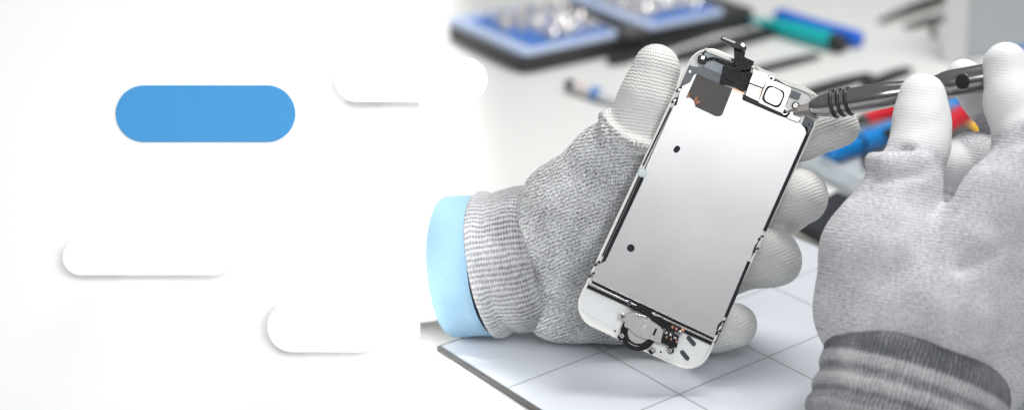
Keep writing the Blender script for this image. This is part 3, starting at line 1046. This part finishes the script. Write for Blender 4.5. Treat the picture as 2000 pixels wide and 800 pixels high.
# cross hole of the rear part: black disc paints its shaded inside, lip ring around
hp = at(1880)
hc = DA + dd * hp
fwd = CAM - hc; fwd /= np.linalg.norm(fwd)
fwd = fwd - dd * (fwd @ dd); fwd /= np.linalg.norm(fwd)
sd_ = np.cross(dd, fwd)
part('bore_disc', *lathe(hc + fwd * .0030, hc + fwd * .0060, [(0, .0028), (.00275, .0028)], 28), M_black, drv)
part('bore_lip', *torus(hc + fwd * .0050, fwd, .0030, .00028, 32, 8), M_gun, drv)

# ------------------------------------------------------------------ added white board and pills standing in for banner graphics
BZ = .627
M_board = simple('board_white', (.92, .92, .92, 1), .6, var=.006, nscale=40, rvar=.02)
M_pill = simple('pill_white', (.93, .93, .93, 1), .55, var=.004, nscale=40, rvar=.02)
M_pillb = simple('pill_blue', (.052, .295, .63, 1), .55, var=.02, nscale=60, rvar=.02)
bc = V(380, 400, BZ)
MB = Matrix([[RV[i], UV[i], -FV[i], bc[i]] for i in range(3)] + [[0, 0, 0, 1]])
ppx = BZ / FPX


def bxy(px, py):
    return ((px - 380) * ppx, -(py - 400) * ppx)


bottom = ((HGT - BZ * math.sin(PITCH)) / math.cos(PITCH))       # distance below the axis where the board meets the table
y0 = -(bottom - .0005)
x0, x1 = (-60 - 380) * ppx, (819 - 380) * ppx
y1 = 460 * ppx
brd = root('banner_board', 'added plain white tilted board standing in for the blank banner area', 'board', MB)
part('board_panel', *prism(roundpoly([(x0, y0), (x1, y0), (x1, y1), (x0, y1)], .0015), -.0025, 0), M_board, brd, world=False, bevel=.0004)
part('easel_leg', *prism([(-.012, y1 * .7), (.012, y1 * .7), (.02, y0), (-.02, y0)], -.0065, -.0028), M_board, brd, world=False)
for nm, lb, (a0, b0, a1, b1), w0, w1, m_ in (
        ('banner_pill', 'blue capsule slab standing in for a banner graphic, on the added board', (226, 167, 576, 277), .0002, .0009, M_pillb),
        ('banner_pill', 'white capsule slab standing in for a banner graphic, jutting over the right edge of the board', (654, 113, 952, 199), .0060, .0069, M_pill),
        ('banner_pill', 'slimmest and longest white capsule slab standing in for a banner graphic, below the blue one', (122, 466, 452, 537), .0060, .0069, M_pill),
        ('banner_pill', 'shortest white capsule slab standing in for a banner graphic, lowest on the board', (522, 587, 752, 687), .0060, .0069, M_pill)):
    s_ = (BZ - w1) / BZ
    (ax0, ay0), (ax1, ay1) = bxy(a0, b0), bxy(a1, b1)
    # front face is a little nearer the viewer than the board
    ox, oy = (CX - 380) * ppx, 0.0
    sc = lambda x_, y_: (ox + (x_ - ox) * s_, y_ * s_)
    (ax0, ay0), (ax1, ay1) = sc(ax0, ay0), sc(ax1, ay1)
    w_, h_ = ax1 - ax0, ay0 - ay1
    c_ = ((ax0 + ax1) / 2, (ay0 + ay1) / 2)
    r_ = h_ / 2 - 1e-6
    pts = rrect(w_, h_, r_, 20)
    Mq = MB @ Matrix.Translation(Vector((c_[0], c_[1], 0)))
    vv_, ff_ = prism(pts, w0, w1)
    if w0 > .001:                                  # added pegs lift the pill so it casts a soft shadow
        vv_, ff_ = merge((vv_, ff_), prism(circ(.003, 16, -w_ * .18, 0), .0001, w0 - .0001), prism(circ(.003, 16, -w_ * .30, 0), .0001, w0 - .0001))
    o = part(nm, vv_, ff_, m_, None, world=False, bevel=.0002)
    o.matrix_world = Mq
    tag(o, lb, 'plaque', 'slabs standing in for banner graphics')

# ------------------------------------------------------------------ bit case
ch = .0160
Ac, Bc, Cc = T(889, 33, ch), T(1021, 103, ch), T(1452, 2, ch)
q1 = Cc - Bc; len1 = np.linalg.norm(q1); q1 /= len1
q2 = np.array([-q1[1], q1[0], 0])
len2 = max(.10, float((Ac - Bc) @ q2) * 1.0)
print('CASE', len1, len2, (Ac - Bc) @ q1, (Ac - Bc) @ q2, 'cell', c1, c2, E2 @ e1)
sk = (Ac - Bc); len2 = np.linalg.norm(sk); sk = sk / len2
q2 = sk
MC = Matrix(((q1[0], q2[0], 0, Bc[0]), (q1[1], q2[1], 0, Bc[1]), (0, 0, 1, 0), (0, 0, 0, 1)))
case = root('bit_case', 'open black case with light blue trays of screwdriver bits', 'tool case', MC)
M_case = simple('case_black', (.030, .030, .031, 1), .45)
M_casegrey = simple('case_grey', (.10, .10, .10, 1), .45)
M_tray = simple('tray_pale_blue', (.48, .57, .78, 1), .3, var=.05)
M_deep = simple('tray_deep_blue', (.035, .16, .52, 1), .4, var=.15)


def case_x(px):      # distance along the front edge at a photo column
    best, bx = 1e9, 0
    for i in range(400):
        t = len1 * i / 399
        p = Bc + q1 * t - CAM
        d = abs(CX + FPX * (p @ RV) / (p @ FV) - px)
        if d < best:
            best, bx = d, t
    return bx


xs1, xs2, xs3 = case_x(1203), case_x(1250), case_x(1398)
part('case_shell', *prism(roundpoly([(0, 0), (len1, 0), (len1, len2), (0, len2)], .009, 6), .0004, ch - .0030), M_case, case, world=False, bevel=.0015)
for (a_, b_) in ((.0006, xs1), (xs2, xs3)):
    o_ = roundpoly([(a_, .0008), (b_, .0008), (b_, len2 - .001), (a_, len2 - .001)], .008, 6)
    i_ = roundpoly([(a_ + .010, .0060), (b_ - .002, .0060), (b_ - .002, len2 - .010), (a_ + .010, len2 - .010)], .005, 6)
    tr = part('bit_tray', *ring_prism(o_, i_, ch - .0045, ch + .0006), M_tray, case, world=False, bevel=.0008)
    part('tray_floor', *prism(i_, ch - .0050, ch - .0020), M_deep, tr, world=False)
part('hinge', *box((xs1 + xs2) / 2, .004, (xs2 - xs1) * .8, .014, ch - .006, ch + .0008), M_casegrey, case, world=False, bevel=.0008)

# bits: one hex bit copied, each its own object
v1, f1 = lathe((0, 0, 0), (0, 0, 1), [(0, .0021), (.0004, .0024), (.0055, .0024), (.0062, .0019), (.0078, .0017), (.0090, .0007)], 6, up=(0, 1, 0))
M_bit = simple('bit_metal', (.84, .80, .76, 1), .26, .55, var=.12, nscale=90)
proto = part('screwdriver_bit', v1, f1, M_bit, None, world=False, smooth=False)
rnd = random.Random(4)
first = True
for tray, (a_, b_) in enumerate(((.0006 + .012, xs1 - .005), (xs2 + .006, xs3 - .005))):
    nx_ = int((b_ - a_) / .0078)
    ny_ = 10
    for j in range(ny_):
        for i in range(nx_):
            fx = (i + .5) / nx_
            fy = .011 + (len2 - .026) * (j + .5) / ny_
            if tray == 0 and fx < .20 + .14 * (1 - j / ny_) and j < 4:
                continue
            if rnd.random() < .14:
                continue
            o = proto if first else proto.copy()
            if not first:
                COL.objects.link(o)
            first = False
            lp = Vector((a_ + (b_ - a_) * fx + rnd.uniform(-.0007, .0007), fy + rnd.uniform(-.0007, .0007), ch - .0021))
            o.matrix_world = MC.to_3x3().normalized().to_4x4() if False else Matrix.Translation(MC @ lp) @ Matrix.Rotation(rnd.uniform(-.34, .34), 4, 'X') @ Matrix.Rotation(rnd.uniform(-.05, .50), 4, 'Y') @ Matrix.Rotation(rnd.uniform(0, 1), 4, 'Z')
            tag(o, 'small steel screwdriver bit standing in a blue tray of the case', 'bit', 'bits in the case trays')

# ------------------------------------------------------------------ tools lying on the table
def onto(px, py, h):
    return T(px, py, h)


M_teal = simple('teal_plastic', (.0, .40, .41, 1), .35)
M_blue = simple('blue_plastic', (.004, .12, .62, 1), .35)
M_ink = simple('tool_black', (.018, .02, .02, 1), .4)


def pry_pen(a, b, r, mat, label, capmat, name='pry_pen'):
    A, B = T(*a, r), T(*b, r)
    L = np.linalg.norm(B - A)
    rt = root(name, label, 'pry tool', A)
    part('pen_body', *lathe(A, B, [(0, r * .12), (L * .04, r * .28), (L * .22, r * .62), (L * .45, r * .95), (L * .6, r), (L - .006, r)], 24), mat, rt)
    part('end_cap', *lathe(A, B, [(L - .0059, r * .98), (L + .002, r * .98), (L + .0034, r * .85)], 24), capmat, rt)


pry_pen((1462, 37), (1640, 85), .0066, M_teal, 'teal pry pen with black end cap', M_ink)
Ablue, Bblue = T(1520, 30, .0060), T(1668, 75, .0060)
rt = root('pry_pen', 'royal blue pry pen behind the teal one', 'pry tool', Ablue)
Lb = np.linalg.norm(Bblue - Ablue)
part('pen_body', *lathe(Ablue, Bblue, [(-.003, .002), (-.001, .0042), (.004, .0056), (Lb * .4, .0053), (Lb * .7, .0056), (Lb, .0062)], 24), M_blue, rt)
part('end_cap', *lathe(Ablue, Bblue, [(Lb - .0002, .0061), (Lb + .003, .0062), (Lb + .0052, .0052), (Lb + .0062, .0036)], 24), M_blue, rt)


def tweezers(tip, end, label, wid=.0062, mat=M_ink, name='tweezers', gap=.0035, split=.86):
    """two sprung flat arms joined at the back, lying on the table"""
    A, B = T(*tip, .0028), T(*end, .0028)
    d = B - A; L = np.linalg.norm(d); d /= L
    s = np.array([-d[1], d[0], 0])
    rt = root(name, label, 'tweezers', (A[0], A[1], 0))
    for sg in (1, -1):
        pth = [A + s * sg * .0006, A + d * L * .12 + s * sg * .0016, A + d * L * .45 + s * sg * gap, A + d * L * .75 + s * sg * gap * .8, A + d * L * split + s * sg * .0006]
        part('arm', *bar(pth, [.0010, .0014, .0020, .0020, .0016], [.0022, .0040, .0052, .0052, .0052]), mat, rt, bevel=.0003)
    part('joint', *bar([A + d * L * (split - .02), B], [wid * .62, wid * .45], .0050), mat, rt, bevel=.0006)
    return rt


def stick(tip, end, label, w0, w1, mat=M_ink, name='spudger', cat='pry tool', th=.003, tipmat=None):
    A, B = T(*tip, th / 2), T(*end, th / 2)
    rt = root(name, label, cat, (A[0], A[1], 0))
    P_ = lambda t: A + (B - A) * t
    part('shaft', *bar([P_(.06), P_(.3), P_(.7), P_(1)], [w0 * 1.3, w1, w1, w1 * .9], [th * .7, th, th, th]), mat, rt, bevel=.0006)
    part('blade', *bar([P_(0), P_(.03), P_(.065)], [w0 * .5, w0, w0 * 1.25], [th * .3, th * .5, th * .66]), tipmat or mat, rt, bevel=.0003)


M_brown = simple('brass_tip', (.20, .13, .09, 1), .4, .6)
stick((1190, 121), (1420, 46), 'black spudger whose blunt tip starts beside the gloved thumb', .0100, .0130, th=.006)
stick((1318, 114), (1540, 52), 'black spudger running behind the top left corner of the phone', .0095, .0125, th=.006)
stick((1602, 107), (1400, 158), 'dark spudger with a brownish tip above the phone panel', .0060, .0085, th=.004, tipmat=M_brown)
stick((1704, 145), (1500, 204), 'black tapered spudger just above the screwdriver nose', .0045, .0095, th=.005)
stick((1780, 134), (1690, 168), 'short black spudger half hidden by the gloved thumb', .0045, .0085, th=.005)
M_grey = simple('tweezer_steel', (.16, .155, .15, 1), .35, .8)
tweezers((1716, 42), (1900, -22), 'dark steel tweezers farthest back beside the white cabinet', mat=M_grey, wid=.010, gap=.0060)
tweezers((1766, 53), (1930, 14), 'second dark steel tweezers ending at the cabinet foot', mat=M_grey, wid=.008, gap=.0022)
stick((1824, 66), (1826, 40), 'small dark peg standing beside the cabinet foot', .004, .004, mat=M_grey, name='metal_peg', cat='tool', th=.008)

# tube of glue, partly behind the thumb
gA, gB = T(1108, 164, .0045), T(1300, 226, .0045)
gl = root('glue_tube', 'slim white tube with dark cap and blue mark, left of the thumb', 'tube', gA)
gL = np.linalg.norm(gB - gA)
M_tube = simple('tube_white', (.66, .67, .69, 1), .3)
M_bluelab = simple('tube_blue', (.10, .26, .55, 1), .45)
M_pinklab = simple('tube_pink', (.68, .58, .54, 1), .45)
part('tube_body', *lathe(gA, gB, [(.009, .0026), (.0095, .0046), (gL * .6, .0048), (gL, .0040)], 24, sq=(1, .9)), M_tube, gl)
part('cap', *lathe(gA, gB, [(0, .0020), (.0006, .0034), (.0088, .0040), (.0095, .0040)], 24), M_ink, gl)
part('label_band', *lathe(gA, gB, [(.0262, .00482), (.0345, .00484)], 24, sq=(1, .9), cap=False), M_bluelab, gl)
part('label_band', *lathe(gA, gB, [(.0125, .00475), (.0205, .00478)], 24, sq=(1, .9), cap=False), M_pinklab, gl)

# white cabinet at the back right
M_cab = simple('cabinet_white', (.70, .70, .70, 1), .5, var=.02, nscale=20)
M_cabg = simple('cabinet_grey', (.42, .45, .47, 1), .35, var=.03, nscale=20)
cA = T(1838, 122); cB = T(1881, 128); cD = T(2110, 92)
cab = root('tool_cabinet', 'white cabinet with a grey side panel standing at the back', 'cabinet', (cB[0], cB[1], 0))
ex = (cB - cA); exl = np.linalg.norm(ex); ex /= exl
ey = (cD - cB); eyl = np.linalg.norm(ey); ey /= eyl


def hbox(o_, a_, la, b_, lb, z0, z1):
    p = [o_, o_ + a_ * la, o_ + a_ * la + b_ * lb, o_ + b_ * lb]
    v = [(q[0], q[1], z0) for q in p] + [(q[0], q[1], z1) for q in p]
    return v, [(3, 2, 1, 0), (4, 5, 6, 7), (0, 1, 5, 4), (1, 2, 6, 5), (2, 3, 7, 6), (3, 0, 4, 7)]


part('cabinet_body', *hbox(cA, ex, exl, ey, eyl, .0005, .16), M_cab, cab, bevel=.0012)
part('side_panel', *hbox(cB + ey * .002 + ex * .0003, ex, .0015, ey, eyl - .004, .006, .154), M_cabg, cab, bevel=.0004)
part('foot_plate', *hbox(cB + ex * .0021 + ey * .0015, ex, .012, ey, eyl, .0004, .004), M_cab, cab, bevel=.0005)

# ------------------------------------------------------------------ translucent tray with drivers on the right
k = NT('clear_tray_plastic')
k.l(k.mix(k.noise(40), (.80, .84, .87, 1), (.88, .91, .93, 1)), k.b.inputs['Base Color'])
k.set(Roughness=.3, **{'Transmission Weight': .72, 'IOR': 1.12})
M_clear = k.m
tA = T(1565, 292, .012); tB = T(1700, 358, .012); tC = T(1790, 190, .012)
tx = (tB - tA); txl = np.linalg.norm(tx); tx /= txl
ty = np.array([-tx[1], tx[0], 0]); ty = ty if ty @ (tC - tA) > 0 else -ty
txl = .085; tyl = .16
tA = np.array([tA[0], tA[1], 0]); tA = tA - tx * .012
tray = root('clear_tray', 'translucent plastic tray under the coloured drivers', 'tray', tA)
wl = .0018
part('tray_base', *hbox(tA, tx, txl, ty, tyl, .0006, .0022), M_clear, tray, bevel=.0003)
part('tray_wall', *hbox(tA, tx, txl, ty, wl, .0022, .013), M_clear, tray, bevel=.0005)
part('tray_wall', *hbox(tA + ty * (tyl - wl), tx, txl, ty, wl, .0022, .013), M_clear, tray, bevel=.0005)
part('tray_wall', *hbox(tA + ty * wl, tx, wl, ty, tyl - 2 * wl, .0022, .013), M_clear, tray, bevel=.0005)
part('tray_wall', *hbox(tA + ty * wl + tx * (txl - wl), tx, wl, ty, tyl - 2 * wl, .0022, .013), M_clear, tray, bevel=.0005)

M_red = simple('driver_red', (.52, .008, .02, 1), .35)
M_sky = simple('driver_blue', (.0, .19, .55, 1), .35)
M_char = simple('driver_charcoal', (.05, .05, .055, 1), .5)
M_yel = simple('driver_yellow', (.72, .40, .03, 1), .4)
M_print = simple('label_print', (.28, .36, .42, 1), .5)


def driver(tip, end, h0, h1, r, cols, label, plate=False):
    """fat handle: butt at tip pixel, runs to end pixel; cols [(t0, t1, material, part)]"""
    A, B = T(*tip, h0), T(*end, h1)
    L = np.linalg.norm(B - A)
    rt = root('nut_driver', label, 'screwdriver', A)

    def R_(t):
        return r * (min(1, .55 + t * 9) if t < .05 else 1 - .10 * math.sin(t * 9) ** 2)
    for (t0, t1, m_, nm) in cols:
        ts = np.linspace(t0, t1, 10)
        part(nm, *lathe(A, B, [(t * L, R_(t) * (.90 if 'band' in nm else 1)) for t in ts], 24), m_, rt)
    if plate:
        A_, d_, s_, t_ = frame_of(A, B)
        up = (CAM - A); up -= d_ * (up @ d_); up /= np.linalg.norm(up)
        sd2 = np.cross(d_, up)
        c0_ = A + d_ * L * .52 + up * (r * .93)
        lp_ = part('label_plate', *bar([c0_, c0_ + d_ * L * .40], .0062, .0012, up=up), M_ink, rt, bevel=.0003)
        for i in range(6):
            c2_ = A + d_ * L * (.60 + .045 * i) + up * (r * .93 + .0008)
            part('plate_mark', *bar([c2_, c2_ + d_ * L * .022], .0026, .0004, up=up), M_print, lp_, smooth=False)
    return rt


driver((1612, 303), (1800, 238), .0078, .0085, .0067, [(0, .30, M_sky, 'handle'), (.30, .335, M_ink, 'grip_band'), (.335, 1.0, M_sky, 'handle')], 'bright blue driver with black label plate, nearest in the tray', True)
driver((1678, 242), (1868, 170), .0120, .0130, .0061, [(0, .04, M_ink, 'butt'), (.04, .37, M_red, 'handle'), (.37, .43, M_ink, 'grip_band'), (.43, 1.0, M_red, 'handle')], 'red driver with black bands lying in the tray')
driver((1832, 262), (1880, 226), .010, .012, .0068, [(0, 1.0, M_red, 'handle')], 'short red driver seen right of the gloved thumb')
driver((1846, 214), (1905, 190), .010, .012, .0058, [(0, 1.0, M_sky, 'handle')], 'short blue driver seen between thumb and middle finger')
driver((1842, 286), (1960, 238), .012, .014, .0074, [(0, .36, M_char, 'handle'), (.36, .40, M_ink, 'grip_band'), (.40, .72, M_yel, 'handle'), (.72, 1, M_char, 'handle')], 'charcoal driver with yellow grip behind the curled fingers')
driver((1916, 102), (2040, 84), .006, .006, .0060, [(0, 1.0, M_sky, 'handle')], 'blue driver lying at the foot of the white cabinet')
driver((1690, 318), (1760, 296), .0060, .0066, .0050, [(0, .4, M_ink, 'handle'), (.4, 1, M_char, 'handle')], 'small dark driver inside the front corner of the tray')

# dark phone back lying beyond the mat, with a pale battery tray
fA = [T(1534, 424, .0075), T(1634, 371, .0075), T(1735, 412, .0075), T(1618, 470, .0075)]
fp = root('dark_phone', 'dark slab phone lying between the mat and the tray', 'phone', (fA[0][0], fA[0][1], 0))
pts = roundpoly([(p[0], p[1]) for p in fA], .003)
part('phone_body', *prism(pts, .0006, .0075), M_ink, fp, bevel=.0012)
sxx = np.mean([p[0] for p in fA]); syy = np.mean([p[1] for p in fA])
M_glassd = simple('dark_glass', (.012, .014, .022, 1), .12)
part('screen_glass', *prism([(sxx + (p[0] - sxx) * .92, syy + (p[1] - syy) * .92) for p in pts], .0074, .0079), M_glassd, fp)
bA, bB = T(1545, 440, .004), T(1640, 486, .004)
bs = root('comb_strip', 'pale notched plastic strip along the dark phone', 'strip', (bA[0], bA[1], 0))
M_ivory = simple('ivory_plastic', (.62, .61, .56, 1), .45)
part('strip_bar', *bar([bA - np.array([0, 0, .002]), bB - np.array([0, 0, .002])], .006, .003), M_ivory, bs, bevel=.0004)
dv = (bB - bA); dvl = np.linalg.norm(dv); dv /= dvl
sdv = np.array([-dv[1], dv[0], 0])
for i in range(9):
    c_ = bA + dv * dvl * (.06 + .1 * i) + sdv * .003
    part('tooth', *bar([c_ - sdv * .001, c_ + sdv * .0022], .0018, .0030), M_ivory, bs, bevel=.0003)

# ------------------------------------------------------------------ render settings
S.render.engine = 'CYCLES'
S.cycles.use_denoising = True
try:
    S.cycles.denoiser = 'OPENIMAGEDENOISE'
except Exception:
    pass
S.cycles.max_bounces = 8
S.view_settings.view_transform = 'Standard'
S.view_settings.look = 'None'
S.view_settings.exposure = 0.0
S.view_settings.gamma = 1.0
